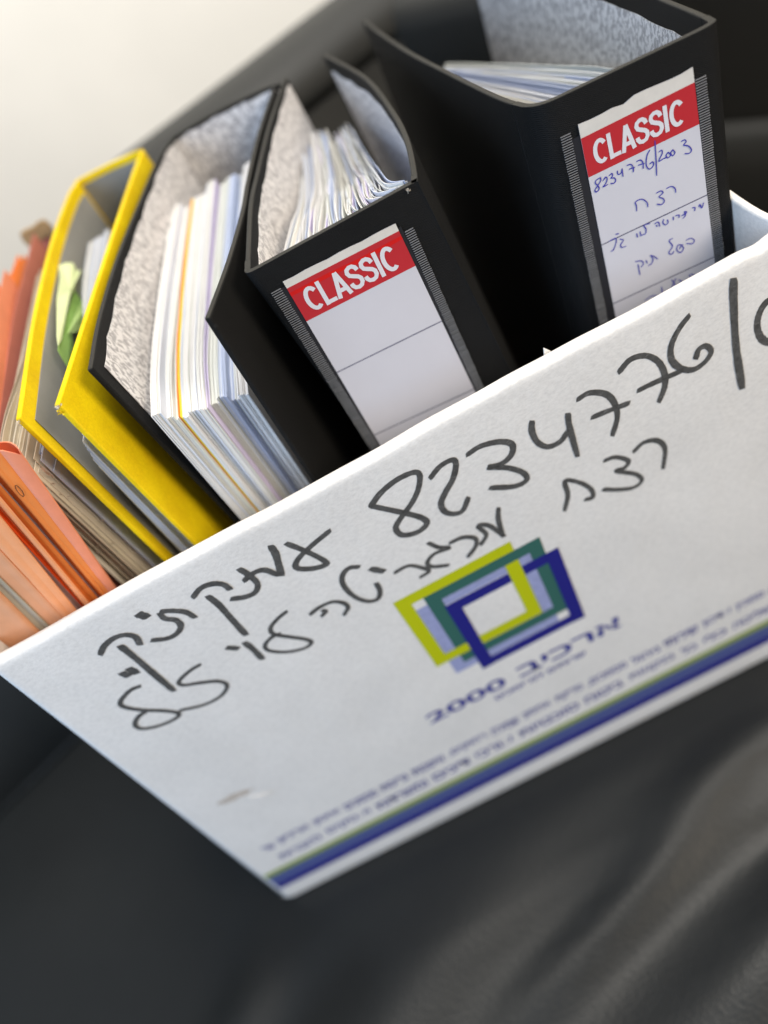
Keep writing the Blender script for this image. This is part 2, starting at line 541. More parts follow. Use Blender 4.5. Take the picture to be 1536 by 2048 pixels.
C2 = ((0, 850), 3.0); C5 = ((200, 950), 2.1943); C6 = ((700, 500), 1.8373)
WORDS = [
    ('handwritten_number', [
        (C6, [(75, 943), (112, 893), (170, 845), (232, 817), (256, 828), (250, 880), (225, 932), (186, 985), (168, 1022), (193, 1047), (248, 1036), (282, 1005), (262, 983), (200, 966), (140, 953), (78, 940)]),
        (C6, [(295, 837), (330, 795), (374, 771), (389, 787), (378, 840), (350, 890), (334, 932), (350, 962), (385, 969), (415, 955), (434, 910)]),
        (C6, [(430, 752), (480, 720), (550, 704), (595, 714), (592, 752), (556, 785), (508, 798), (580, 800), (636, 818), (648, 845), (602, 868), (515, 873)]),
        (C6, [(668, 630), (668, 665), (688, 705), (726, 722), (772, 703), (800, 664)]), (C6, [(800, 602), (806, 650), (835, 756)]),
        (C6, [(836, 549), (880, 525), (938, 529), (970, 560), (982, 612), (964, 680)]), (C6, [(889, 615), (950, 590), (1024, 562)]),
        (C6, [(988, 448), (1030, 402), (1085, 388), (1130, 408), (1154, 450), (1156, 500), (1135, 556)]), (C6, [(1058, 516), (1120, 486), (1225, 440)]),
        (C6, [(1245, 241), (1208, 290), (1180, 350), (1181, 402), (1214, 434), (1260, 439), (1304, 410), (1326, 372), (1306, 352), (1280, 366), (1270, 397)]),
        (C6, [(1408, 108), (1409, 200), (1418, 360), (1440, 506)], 1.25),
        (C6, [(1570, 178), (1530, 192), (1503, 235), (1496, 285), (1512, 325), (1545, 338), (1590, 310), (1608, 250), (1570, 180)], 1.2)]),
    ('handwritten_word', [
        (C5, [(818, 300), (905, 335), (980, 373), (992, 392), (932, 410), (864, 407), (868, 370), (930, 308), (1008, 244)]),
        (C5, [(750, 312), (770, 345), (782, 385), (796, 438)], 1.15),
        (C5, [(611, 412), (650, 436), (690, 475), (682, 512), (640, 533), (577, 543)]), (C5, [(632, 463), (672, 430), (722, 416), (782, 438)]),
        (C5, [(408, 536), (440, 497), (490, 477), (540, 479), (570, 500)]), (C5, [(474, 532), (522, 570), (578, 632), (640, 700)], 1.1)]),
    ('handwritten_word', [
        (C2, [(833, 1135), (880, 1150)], 1.5),
        (C2, [(965, 1118), (1040, 1114), (1115, 1122), (1170, 1153)]), (C2, [(958, 1130), (990, 1160), (1055, 1170), (1085, 1205), (1060, 1250), (1000, 1280), (912, 1290)]),
        (C2, [(602, 1376), (625, 1325), (682, 1278), (750, 1258), (812, 1270), (840, 1315)]), (C2, [(722, 1325), (805, 1390), (910, 1480), (1042, 1592)], 1.15)]),
    ('handwritten_word', [
        (C6, [(1042, 741), (1080, 707), (1128, 700), (1157, 730), (1150, 802)], .9),
        (C6, [(934, 774), (975, 761), (1022, 774), (1008, 800), (978, 812), (1048, 823), (1072, 846), (1042, 872), (984, 880), (930, 879)], .85),
        (C6, [(788, 957), (800, 900), (790, 848), (846, 855), (886, 880), (891, 908), (864, 916)], .85)]),
    ('handwritten_word', [
        (C6, [(480, 1082), (500, 1045), (470, 1014), (510, 1012), (566, 1050)], .85), (C6, [(545, 948), (545, 990), (562, 1052)], .9),
        (C6, [(366, 1076), (412, 1056), (458, 1058), (462, 1086), (433, 1126)], .85),
        (C6, [(288, 1076), (325, 1092), (366, 1094), (310, 1116), (284, 1148), (302, 1163), (362, 1158)], .8),
        (C6, [(163, 1186), (215, 1160), (268, 1168), (290, 1180), (258, 1202)], .8),
        (C5, [(1188, 411), (1244, 422)], 1.2),
        (C5, [(1137, 402), (1092, 408), (1064, 440), (1068, 482), (1112, 530), (1172, 553), (1218, 543), (1228, 508), (1212, 474)], .9),
        (C5, [(922, 611), (962, 580), (1018, 556), (1066, 560), (1088, 580), (1070, 613)], .8), (C5, [(975, 592), (990, 598), (972, 618)], .8)]),
    ('handwritten_word', [
        (C5, [(820, 598), (778, 632), (748, 672), (764, 698), (832, 710), (900, 720), (928, 735), (896, 760), (818, 776), (742, 770), (724, 745), (756, 710), (790, 696)], .8),
        (C5, [(635, 735), (672, 764), (712, 806)], 1.1), (C5, [(558, 757), (606, 760)], 1.1)]),
    ('handwritten_word', [
        (C5, [(440, 830), (392, 860), (346, 905), (366, 921), (440, 911), (518, 904), (557, 922), (534, 965), (460, 1006), (350, 1032)], .8),
        (C5, [(176, 925), (130, 946), (90, 992), (104, 1016), (182, 1030), (268, 1033), (332, 1040), (346, 1054), (308, 1080), (240, 1104), (184, 1112), (154, 1096), (166, 1062), (204, 1034)], .85),
        (C5, [(96, 868), (124, 880)], 1.3), (C5, [(128, 850), (160, 868)], 1.4)])]
sd = 1
for nm, strokes in WORDS:
    V, F = [], []
    for st in strokes:
        (o, sc), pts = st[0], st[1]; wf = st[2] if len(st) > 2 else 1
        stroke_data([pt(x, y, o, sc) for x, y in pts],   .0031 * wf, .00008 + .00003 * (sd % 6), (0, -1, 0), V, F, seed=sd, rag=.05)
        sd += 1
    mesh(nm, V, F, MARK, box, smooth=False)

# ---- printed logo: overlapping frames (panel plane x, z below the camera)
logo = bpy.data.objects.new('printed_logo', None); logo.parent = box
COL.objects.link(logo)


def quad(name, x0, x1, z0, z1, lift, mat, parent, y=YF):
    yy = y - lift
    return mesh(name, [(x0, yy, H + z0), (x1, yy, H + z0), (x1, yy, H + z1), (x0, yy, H + z1)], [(0, 1, 2, 3)], mat, parent, smooth=False)


B = []
BW = .0078


def frame(nm, mat, x0, x1, zt, zb, lifts, wt=BW, wl=BW):
    for side, lf in lifts.items():
        if side == 't': quad(nm, x0, x1, zt - wt, zt, lf, mat, logo)
        if side == 'b': quad(nm, x0, x1, zb, zb + wt, lf, mat, logo)
        if side == 'l': quad(nm, x0, x0 + wl, zb, zt, lf, mat, logo)
        if side == 'r': quad(nm, x1 - wl, x1, zb, zt, lf, mat, logo)


u_ = .00006
frame('logo_shadow_bar', INKL, -.0375, .0300, -.3150, -.3835, dict(t=1 * u_, b=1.2 * u_, l=1.4 * u_, r=1.6 * u_))
frame('logo_green_bar', INKG, -.0300, .0378, -.3085, -.3765, dict(t=5 * u_, b=4 * u_, l=3.6 * u_, r=3.4 * u_))
frame('logo_blue_bar', INKB, -.0228, .0448, -.3230, -.3915, dict(t=4.4 * u_, b=2.2 * u_, l=6 * u_, r=7 * u_))
frame('logo_lime_bar', INKY, -.0448, .0232, -.3010, -.3683, dict(t=2.6 * u_, l=2.8 * u_, r=4.7 * u_, b=5.5 * u_))


def text_mesh(name, s, mat, parent, org, xdir, zdir, height, width=None, lift_n=None, lift=.0001, bold=0, offset=0, align='LEFT', shear=0):
    """lettering as a thin mesh; org = lower-left corner, xdir/zdir unit vectors"""
    cu = bpy.data.curves.new(name, 'FONT'); cu.body = s; cu.size = 1; cu.offset = offset; cu.resolution_u = 4
    ob = bpy.data.objects.new(name, cu); COL.objects.link(ob)
    dg = bpy.context.evaluated_depsgraph_get(); dg.update()
    me = ob.evaluated_get(dg).to_mesh()
    vs = [v.co.copy() for v in me.vertices]; fs = [tuple(p.vertices) for p in me.polygons]
    ob.evaluated_get(dg).to_mesh_clear(); bpy.data.objects.remove(ob); bpy.data.curves.remove(cu)
    if not vs: return None
    x0 = min(v.x for v in vs); x1 = max(v.x for v in vs); y0 = min(v.y for v in vs); y1 = max(v.y for v in vs)
    sy = height / (y1 - y0); sx = (width / (x1 - x0)) if width else sy
    V = [Vector(org) + Vector(xdir) * (v.x - x0) * sx + Vector(zdir) * (v.y - y0) * sy + Vector(lift_n) * lift for v in vs]
    return mesh(name, V, fs, mat, parent, smooth=False)


PX = dict(xdir=(1, 0, 0), zdir=(0, 0, 1), lift_n=(0, -1, 0))
text_mesh('logo_digits', '2000', INKT, logo, (-.0690, YF, H - .4195), height=.0115, width=.054, offset=.025, **PX)
text_mesh('logo_letters', 'ביכרא', INKT, logo, (-.006, YF, H - .4190), height=.0115, width=.070, offset=.025, **PX)
text_mesh('logo_small_letters', 'םיכמסמל םיתורש', INKT, logo, (-.026, YF, H - .4295), height=.0060, width=.063, offset=.035, **PX)

# two lines of small print over the stripes
W1 = 'לש ןויכרא ןוסחא םיכמסמ תסירג תונפיא ,םיקוחר הרימש ןוסחא תקירס ,םיכמסמ לוהינ יתוריש ןוכדע ןיכמס קחרמ'.split()
W2 = 'תורבחל םיקסעו תודרשמו םיניד יכרוע תויונכוס חוטיב תואקנב לכ ילכ הטילש'.split()
for words, zb, x0, x1 in ((W1, -.4665, -.2135, .180), (W2, -.4850, -.2115, .166)):
    tot = sum(len(w) for w in words) + .9 * len(words)
    un = (x1 - x0) / tot; x = x0
    for w_ in words:
        text_mesh('printed_word', w_, INKT, box, (x, YF, H + zb), height=.0086, width=un * len(w_), offset=.03, **PX)
        x += un * (len(w_) + .9)


def stripe(z0, z1, mat):
    yy = YF - .0001
    a, b = xl(H + z0) + .004, xl(H + z1) + .004
    mesh('printed_stripe', [(a, yy, H + z0), (XR - .004, yy, H + z0), (XR - .004, yy, H + z1), (b, yy, H + z1)], [(0, 1, 2, 3)], mat, box, smooth=False)


stripe(-.5005, -.4945, INKO); stripe(-.5135, -.5007, INKS); stripe(-.5230, -.5137, INKB)

# scuffed, torn spot low on the panel
V, F = [], []
c0 = S(472, 1592, 'y', YF); rnd = random.Random(3)
ring = []
for k in range(14):
    a = k / 14 * 6.283
    p = c0 + Vector((math.cos(a) * .0125 * rnd.uniform(.6, 1.1), 0, math.sin(a) * .0045 * rnd.uniform(.6, 1.1)))
    p.x += (p.z - c0.z) * -.9
    ring.append(p)
V = [p + Vector((0, -.00012, 0)) for p in ring] + [c0 + Vector((0, -.0003, 0))]
F = [(k, (k + 1) % 14, 14) for k in range(14)]
mesh('torn_spot', V, F, m_paper('torn_liner', (.52, .46, .40), .25, 500), box, smooth=False)
V, F = [], []
for i in range(9):
    for j in range(4):
        V.append(c0 + Vector((.004 + i * .0022 - .004 + j * .0006, -.0002 - .0011 * math.sin(j / 3 * 3.14) * math.sin(i / 8 * 3.14), -.004 - i * .0011 - j * .0014)))
for i in range(8):
    for j in range(3): F.append((i * 4 + j, i * 4 + j + 1, i * 4 + j + 5, i * 4 + j + 4))
mesh('torn_flap', V, F, BOARD, box)

# little flaked corner poking up behind the rim
V = [S(u, v, 'y', YF + T + .001) for u, v in ((1088, 697), (1102, 703), (1106, 722), (1090, 724))]
V += [p + Vector((0, .0008, 0)) for p in V]
mesh('torn_tab', V, [(0, 1, 2, 3), (4, 5, 6, 7), (0, 1, 5, 4), (1, 2, 6, 5), (2, 3, 7, 6), (3, 0, 4, 7)], BOARD, box, smooth=False)


# ================================================================== BINDERS
ZT = -.133


def tops(pxs, z=ZT): return [S(u, v, 'z', z) for u, v in pxs]


def lean(path, dx, dy=0, zb=FL + .001):
    """bottom edge under a top edge; dx, dy = shift per metre down at start (or function of k)"""
    out = []
    n = len(path)
    for i, p in enumerate(path):
        k = i / (n - 1)
        a = dx(k) if callable(dx) else dx; b = dy(k) if callable(dy) else dy
        h = p.z - zb
        out.append(Vector((p.x + a * h, p.y + b * h, zb)))
    return out


def inset_path(path, s0, s1):
    """drop s0 metres from the start and s1 from the end"""
    L = [0]
    for a, b in zip(path, path[1:]): L.append(L[-1] + (b - a).length)
    tot = L[-1]

    def at(s):
        for i in range(1, len(L)):
            if s <= L[i]:
                t = (s - L[i - 1]) / max(1e-9, L[i] - L[i - 1])
                return path[i - 1].lerp(path[i], t)
        return path[-1].copy()
    n = len(path)
    return [at(s0 + (tot - s0 - s1) * i / (n - 1)) for i in range(n)]


def lining(nm, top, bot, off, mat, parent, d_top=.009, front=.008, back=.006, wav=.0007, d_end=None):
    """paper lining glued on a board, its top edge a little ragged"""
    t2 = inset_path(top, front, back); b2 = inset_path(bot, front, back)
    nt, nb = normals2(t2), normals2(b2)
    T2, B2 = [], []
    for i in range(len(t2)):
        d = (b2[i] - t2[i]); Ld = d.length
        dt = d_top + ((d_end if d_end is not None else d_top) - d_top) * i / (len(t2) - 1)
        k = (dt + wav * nzv(i * .37, off * 9, 1, 3) + wav * .6 * math.sin(i * 1.1)) / Ld
        T2.append(t2[i] + d * k + nt[i] * off); B2.append(t2[i] + d * (1 - .01) + nb[i] * off * 1.0)
    return slab(nm, T2, B2, math.copysign(.0003, off), mat, parent)


TB = .0028

# ---------- binder with blank label (middle)
midb = thing('lever_arch_binder', 'black binder with a blank red-headed spine label, stuffed with fanned white sheets', 'binder', (.014, .42, FL))
Lp = catmull(tops([(489, 548), (490, 510), (496, 409), (510, 345), (534, 250), (566, 158)]), 8)
Rp = catmull(tops([(834, 372), (834, 345), (820, 280), (791, 222), (735, 153), (652, 106)]), 8)
ldx = lambda k: .082 * (1 - k) + .06 * k


def shell(parent, Lp, Rp, a, b, ll, ls, lr, r=.006, tuck=.007, cloth=None):
    """cover, spine and cover as one continuous skin of board, parted at the hinges"""
    cloth = cloth or CLOTHK
    d = (b - a).normalized()
    L_ = inset_path(Lp, r, 0); R_ = inset_path(Rp, r, 0)
    bez = lambda p, c, q_, n=6: [p * (1 - t) ** 2 + c * 2 * t * (1 - t) + q_ * t * t for t in [i / n for i in range(n + 1)]]
    hl = inset_path(Lp, r + tuck, 0); hr = inset_path(Rp, r + tuck, 0)
    mid = [hl[0]] + bez(L_[0], a, a + d * r) + [(a + d * r).lerp(b - d * r, t) for t in (.25, .5, .75)] + bez(b - d * r, b, R_[0]) + [hr[0]]
    bm_ = lean(mid, ls)
    def fixed(path, k0, f):
        bb = lean(path, f); off = k0 - bb[0]
        n = len(bb)
        return [p + off * (1 - i / (n - 1)) ** 2 for i, p in enumerate(bb)]
    Lb_, Rb_ = fixed(hl, bm_[0], ll), fixed(hr, bm_[-1], lr)
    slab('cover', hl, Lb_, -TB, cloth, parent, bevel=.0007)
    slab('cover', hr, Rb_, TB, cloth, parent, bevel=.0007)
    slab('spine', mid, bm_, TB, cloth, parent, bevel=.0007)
    return hl, Lb_, hr, Rb_


sa, sb = S(486, 553, 'z', ZT), S(833, 362, 'z', ZT)
Lp[0] = sa.copy(); Rp[0] = sb.copy()
LPb, RPb = lean(Lp, ldx), lean(Rp, ldx)
shell(midb, Lp, Rp, sa, sb, ldx, .082, ldx)
lining('lining', Lp, LPb, -TB - .0002, MARB, midb, .0058, .007, .004, .0006, .003)
lining('lining', Rp, RPb, TB + .0002, MARB, midb, .0085, .012, .006, .0012)


# ---------- label helper: everything lies on the spine's outer plane
class Plane:
    """local frame on a leaning spine face: origin, x across, z down the face"""
    def __init__(s, a, b, dx, dy=0):
        s.o = a.copy()
        s.x = (b - a); s.x.z = 0; s.x.normalize()
        s.down = Vector((dx, dy, -1)).normalized()
        s.n = s.down.cross(s.x).normalized()
        if s.n.y > 0: s.n = -s.n

    def hit(s, u, v):
        c = (u - CX, CY - v, -FP)
        r = Vector([sum(RM[i][k] * c[k] for k in range(3)) for i in range(3)])
        o = Vector((0, 0, H))
        t = (s.o - o).dot(s.n) / r.dot(s.n)
        return o + r * t


def poly(name, pts, n, lift, mat, parent, t=0.0):
    P = [p + n * lift for p in pts]
    k = len(P)
    if t:
        Q = [p - n * t for p in P]
        F = [tuple(range(k)), tuple(range(2 * k - 1, k - 1, -1))] + [(i, (i + 1) % k, k + (i + 1) % k, k + i) for i in range(k)]
        return mesh(name, P + Q, F, mat, parent, smooth=False)
    return mesh(name, P, [tuple(range(k))], mat, parent, smooth=False)


def bil(c, s, t):
    """c = four corners TL TR BR BL"""
    return c[0].lerp(c[1], s).lerp(c[3].lerp(c[2], s), t)


def grid_from(pl, tl, tr, br, bl):
    return [pl.hit(*p) for p in (tl, tr, br, bl)]


def weld(pl, parent, p0, p1, width, name='weld_strip', pitch=.00108):
    """ribbed plastic weld between pixel end points p0 -> p1 on the spine"""
    a, b = pl.hit(*p0), pl.hit(*p1)
    d = (b - a); Ln = d.length; d.normalize(); s = pl.x
    b2 = a + d * (Ln + .10)
    Ln = min(Ln + .10, .17)
    V, F = [], []
    n = int(Ln / pitch)
    rnd = random.Random(int(p0[0]))
    for i in range(n):
        y0 = i * pitch
        w0 = width * rnd.uniform(.93, 1.05); hh = .0006 * rnd.uniform(.6, 1.2)
        c = a + d * y0
        q_ = [(-w0 / 2, 0, .0001), (w0 / 2, 0, .0001), (w0 / 2 - .0002, pitch * .22, hh), (-w0 / 2 + .0002, pitch * .22, hh), (-w0 / 2, pitch * .46, .0001), (w0 / 2, pitch * .46, .0001)]
        base = len(V)
        for (x, y, z) in q_: V.append(c + s * x + d * y + pl.n * (z + .0005))
        F += [(base, base + 1, base + 2, base + 3), (base + 3, base + 2, base + 5, base + 4), (base, base + 3, base + 4), (base + 1, base + 5, base + 2)]
    return mesh(name, V, F, RIB, parent, smooth=False, kind='stuff')


def spine_label(parent, pl, TL, TR, BL, BR, red0, red1, rules, weldL, weldR, tear):
    """printed card in a clear pocket. TL.. pixel corners (bottom ones where the box hides it); extended below."""
    c = grid_from(pl, TL, TR, BR, BL)
    mo = lambda q_: (pl.hit(*q_) - c[0]).dot((c[3] - c[0]).normalized()) if (pl.hit(*q_) - c[0]).length < (pl.hit(*q_) - c[1]).length else (pl.hit(*q_) - c[1]).dot((c[2] - c[1]).normalized())
    red0 = (mo(red0[0]) + mo(red0[1])) / 2; red1 = (mo(red1[0]) + mo(red1[1])) / 2
    rules = [(mo(r0), mo(r1)) for r0, r1 in rules]
    dL = (c[3] - c[0]).normalized(); dR = (c[2] - c[1]).normalized()
    LEN = .165
    full = [c[0], c[1], c[1] + dR * LEN, c[0] + dL * LEN]
    at = lambda s, m_: full[0].lerp(full[1], s).lerp(full[3].lerp(full[2], s), m_ / LEN)
    # dark pocket backing
    top0 = red0 - .001
    g = .0036
    back = [at(0, top0) - pl.x * g, at(1, top0) + pl.x * g * .45, at(1, .158) + pl.x * g * .45, at(0, .158) - pl.x * g]
    poly('label_pocket', back, pl.n, .00045, PLASTIC, parent, .0004)
    edge = [at(0, 0)] + [at(k / 10, tear(k / 10)) for k in range(1, 10)] + [at(1, 0)]
    card = edge + [at(1, .155), at(0, .155)]
    lab = poly('spine_label', card, pl.n, .0008, LABW, parent, .0003)
    topst = edge + [at(1, red0), at(0, red0)]
    poly('bare_card_edge', topst, pl.n, .00088, LABT, lab)
    poly('red_band', [at(0, red0), at(1, red0), at(1, red1), at(0, red1)], pl.n, .00088, RED, lab)
    for r0, r1 in rules:
        a, b = at(0, r0), at(1, r1)
        w_ = .00048
        poly('ruled_line', [a, b, b + dR * w_, a + dL * w_], pl.n, .0009, LINE, lab)
    if weldL: weld(pl, parent, *weldL)
    if weldR: weld(pl, parent, *weldR)
    return lab, at


plm = Plane(sa, sb, .082)
nrm = plm.n
lab1, at1 = spine_label(midb, plm, (565, 562), (790, 446), (761, 891), (947, 777), ((573, 574), (798, 461)), ((613, 639.5), (830, 531)), [((675, 741), (881, 640)), ((750, 866), (945.5, 776))],
                        ((551, 580), (746, 890), .0048), ((817, 458), (960, 778), .0042), lambda k: .0002 * math.sin(k * 20))
w1 = (at1(1, 0) - at1(0, 0)).length
dn = (at1(0, .1) - at1(0, 0)).normalized()
poly('bare_red_strip', [at1(0, .0058), at1(.35, .0057), at1(.62, .0062), at1(1, .0058), at1(1, .0074), at1(.62, .0084), at1(.5, .0078), at1(.3, .0076), at1(0, .0076)], nrm, .00094, REDW, lab1)
WLET = m_plain('white_letters', (.70, .68, .70), .5)
sp_ = plm.hit(856, 835)
poly('brown_speck', [sp_ + Vector((.0006 * math.cos(k), 0, .0008 * math.sin(k))) for k in range(6)], nrm, .001, m_plain('brown_spot', (.35, .16, .08)), lab1)


GL = dict(C=(.70, [[(.36 + .26 * math.cos(math.radians(a)), .5 + .41 * math.sin(math.radians(a))) for a in range(38, 323, 15)]]),
          L=(.56, [[(.10, 1), (.10, .0)], [(.10, .09), (.54, .09)]]),
          A=(.70, [[(.09, 0), (.35, .99)], [(.61, 0), (.35, .99)], [(.20, .28), (.50, .28)]]),
          S=(.66, [[(.555, .70), (.51, .83), (.40, .905), (.28, .91), (.15, .85), (.11, .735), (.16, .62), (.31, .54), (.46, .465), (.55, .37), (.55, .23), (.46, .12), (.32, .085), (.18, .12), (.10, .22), (.085, .32)]]),
          I=(.27, [[(.12, 0), (.12, 1)]]))


def title(parent, pl, top_l, bot_l, left, right, at, mat, lift=.00098):
    """bold condensed capitals between measured marks on the label"""
    o = at(0, 0); xd_ = (at(1, .01) - at(0, .01)).normalized(); dn_ = (at(.5, .1) - at(.5, 0)).normalized()
    X0 = (pl.hit(*left) - o).dot(xd_); X1 = (pl.hit(*right) - o).dot(xd_)
    Y1 = (pl.hit(*top_l) - o).dot(dn_); Y0 = (pl.hit(*bot_l) - o).dot(dn_)
    tot = sum(GL[c][0] for c in 'CLASSIC') - .08
    sx = (X1 - X0) / tot; sy = Y1 - Y0
    V, F = [], []; x = 0; nl = 0
    for ch in 'CLASSIC':
        adv, sts = GL[ch]
        for st in sts:
            nl += 1
            P = [Vector(((x + a) * sx, b * abs(sy))) for a, b in st]
            b0 = len(V)
            for i, p in enumerate(P):
                d = (P[min(len(P) - 1, i + 1)] - P[max(0, i - 1)]).normalized(); n_ = Vector((-d.y, d.x)) * (.078 * abs(sy))
                for q_ in (p + n_, p - n_):
                    V.append(o + xd_ * (X0 + q_.x) + dn_ * (Y0 - q_.y) + pl.n * (lift + .00001 * nl))
                if i: F.append((b0 + 2 * i - 2, b0 + 2 * i - 1, b0 + 2 * i + 1, b0 + 2 * i))
        x += adv
    return mesh('label_title', V, F, mat, parent, smooth=False)


# frayed corners
def fray(parent, p, size, mat=FRAY, n=26, seed=1, nm='frayed_corner'):
    rnd = random.Random(seed); V, F = [], []
    for i in range(n):
        c = p + Vector([rnd.gauss(0, size * .33) for _ in range(3)])
        b = len(V)
        for _ in range(3): V.append(c + Vector([rnd.uniform(-1, 1) * size * .42 for _ in range(3)]))
        F.append((b, b + 1, b + 2))
    return mesh(nm, V, F, mat, parent, smooth=False)


fray(midb, S(815, 381, 'z', ZT - .001), .0013, n=14, seed=4)


title(lab1, plm, (625.5, 561.5), (649, 609), (600, 588), (794, 530), at1, WLET)


# ---------- sheets
def sheets(root, n, f_top, f_bot, mats, t=.00028, rows=1, seed=5, nm='sheet', npts=7, zj=.0012):
    rnd = random.Random(seed)
    for i in range(n):
        s = (i + .5) / n
        pts = f_top(s, rnd)
        top = catmull(pts, 5)
        b = f_bot(s, rnd)
        bot = lean(top, *b)
        mt = mats(s, i, rnd)
        dz = rnd.uniform(-zj, zj)
        for p in top: p.z += dz + .0004 * nzv(p.x, p.y, i, 40)
        slab(nm, top, bot, t, mt, root)


# middle fan
st_m = thing('paper_stack', 'fan of loose white sheets inside the black binder with blank label', 'papers', (.02, .42, FL))


def mt_top(s, r):
    j = r.uniform(-.0012, .0012); c = r.uniform(-.003, .003)
    yb = .500 + .03 * (1 - s) + r.uniform(-.012, .006)
    zf = -.1445 + .0105 * s + r.uniform(-.002, .0005); zb = -.167 + r.uniform(-.005, .004)
    xf = -.010 + .0615 * s ** .95
    return [Vector((xf + j, .3145 + .002 * r.random(), H + zf)), Vector((xf * .93 + .001 + c, .337, H + zf - .003 - .003 * s)), Vector((.003 + .050 * s + c * 1.2 + .0015 * math.sin(s * 25), .378, H + zf - .007 - .008 * s)),
            Vector((.015 + .042 * s + c, .435, H + zb + .003)), Vector((.033 + .028 * s + j * 1.5, yb, H + zb))]


sheets(st_m, 96, mt_top, lambda s, r: (.075 + .02 * (1 - s), 0), lambda s, i, r: PAP[r.choice([0, 0, 0, 2, 1, 1, 3, 4, 5])] if i > 1 else GDIV, seed=11, t=.0003)

# ---------- binder whose opening faces the camera (black, left of the middle one)
b1 = thing('lever_arch_binder', 'black binder turned with its opening forward, mottled grey lining and colour dividers inside', 'binder', (-.06, .42, FL))
Lp = catmull(tops([(173, 741), (192, 640), (227, 523), (267, 423), (313, 317), (340, 280)]), 8)
ld = lambda k: .055 * (1 - k) + .02 * k
Lb = lean(Lp, ld)
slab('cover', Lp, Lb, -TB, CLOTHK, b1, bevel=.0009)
lining('lining', Lp, Lb, -TB - .0002, MARB, b1, .0062, .009, .002, .0007, .0022)
Rp = catmull(tops([(419, 634), (461, 519), (489, 420), (501, 352), (522, 262), (551, 172)]), 8)
Rb = lean(Rp, lambda k: -.016 * (1 - k) + .03 * k)
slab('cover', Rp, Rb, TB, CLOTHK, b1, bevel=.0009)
a, b = S(336, 284, 'z', ZT), S(558, 168, 'z', ZT)
pth = catmull([a, a.lerp(b, .12) + Vector((-.001, .006, 0)), a.lerp(b, .5) + Vector((-.002, .011, 0)), a.lerp(b, .88) + Vector((0, .006, 0)), b], 6)
bo = lean(pth, .02)
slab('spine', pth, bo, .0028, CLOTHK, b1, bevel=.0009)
lining('lining', pth, bo, -.0003, MARB, b1, .0025, .002, .002)
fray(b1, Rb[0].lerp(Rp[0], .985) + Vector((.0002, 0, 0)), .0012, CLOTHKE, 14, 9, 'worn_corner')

st_b = thing('paper_stack', 'upright white sheets with a yellow and orange divider in the forward-opening black binder', 'papers', (-.07, .41, FL))


def b1_top(s, r):
    blk = int(s * 9)
    rb = random.Random(blk * 3 + 1)
    yf = .304 + rb.uniform(-.003, .004) + r.uniform(-.0006, .0006) + (.004 if s > .55 else 0)
    zf = -.1655 - .018 * s * (1 if s > .2 else .5) + rb.uniform(-.003, .003)
    zb = -.158 + rb.uniform(-.004, .005)
    j = r.uniform(-.0002, .0002)
    xf = -.0925 + .0405 * s
    xb = -.058 + .058 * s
    return [Vector((xf + j, yf, H + zf)), Vector((xf * .8 + xb * .2 - .003 + j, .345, H + zf * .8 + zb * .2)), Vector((xf * .45 + xb * .55 - .0035, .41, H + zf * .45 + zb * .55)), Vector((xb + j, .506 + rb.uniform(-.008, .006) + .002 * r.random(), H + zb))]


def b1_mat(s, i, r):
    if i in (17, 18): return YDIV
    if i == 16: return ODIV
    if i in (39, 40): return PAP[4]
    rq = random.Random(int(s * 13) * 5 + 2)
    return PAP[rq.choice([0, 0, 2, 5, 1, 0] if s < .5 else [0, 1, 3, 1, 0, 5])] if r.random() < .75 else PAP[r.choice([0, 1, 2, 5])]


sheets(st_b, 72, b1_top, lambda s, r: (.020 - .03 * s, 0), b1_mat, seed=21, t=.00053, zj=.0003)
mk = S(486, 858, 'y', .3015)

# ---------- right-hand binder with the handwritten label
rb_ = thing('lever_arch_binder', 'black binder with handwritten blue notes on its red-headed spine label', 'binder', (.15, .42, FL))
Lp = catmull(tops([(1064, 216), (1030, 211), (975, 190), (878, 141), (814, 107), (755, 67), (724, 42)]), 8)
Rp = catmull([S(1436, 52, 'z', ZT), S(1428, 35, 'z', ZT), S(1345, 0, 'z', ZT), Vector((.1935, .40, H + ZT)), Vector((.1925, .47, H + ZT)), Vector((.1815, .560, H + ZT))], 8)
ldr = lambda k: -.012 * (1 - k) + .0 * k
sa2, sb2 = S(1072, 217, 'z', ZT), S(1436, 44, 'z', ZT)
Lp[0] = sa2.copy(); Rp[0] = sb2.copy()
lfR = lambda k: -.010 - .03 * k
shell(rb_, Lp, Rp, sa2, sb2, lambda k: -.010 * (1 - k), -.010, lfR, r=.009)
lining('lining', Rp, lean(Rp, lfR), TB + .0002, MARB, rb_, .0105, .018, .004, .0005)
plr = Plane(sa2, sb2, -.010)
nrm2 = plr.n
lab2, at2 = spine_label(rb_, plr, (1155, 248), (1384, 133), (1230.5, 632.5), (1427, 513), ((1160, 276.6), (1384.8, 164)), ((1174, 355), (1395, 247)), [((1201.7, 487.6), (1410.6, 388)), ((1226, 604.6), (1426.7, 511.4))],
                        ((1130, 269), (1206, 640), .0045), ((1400, 154), (1437, 508), .0046), lambda k: .0005 * math.sin(k * 9) + (.0012 if .32 < k < .45 else 0))
title(lab2, plr, (1213.5, 268), (1223.5, 318), (1186, 296), (1370, 236), at2, WLET)
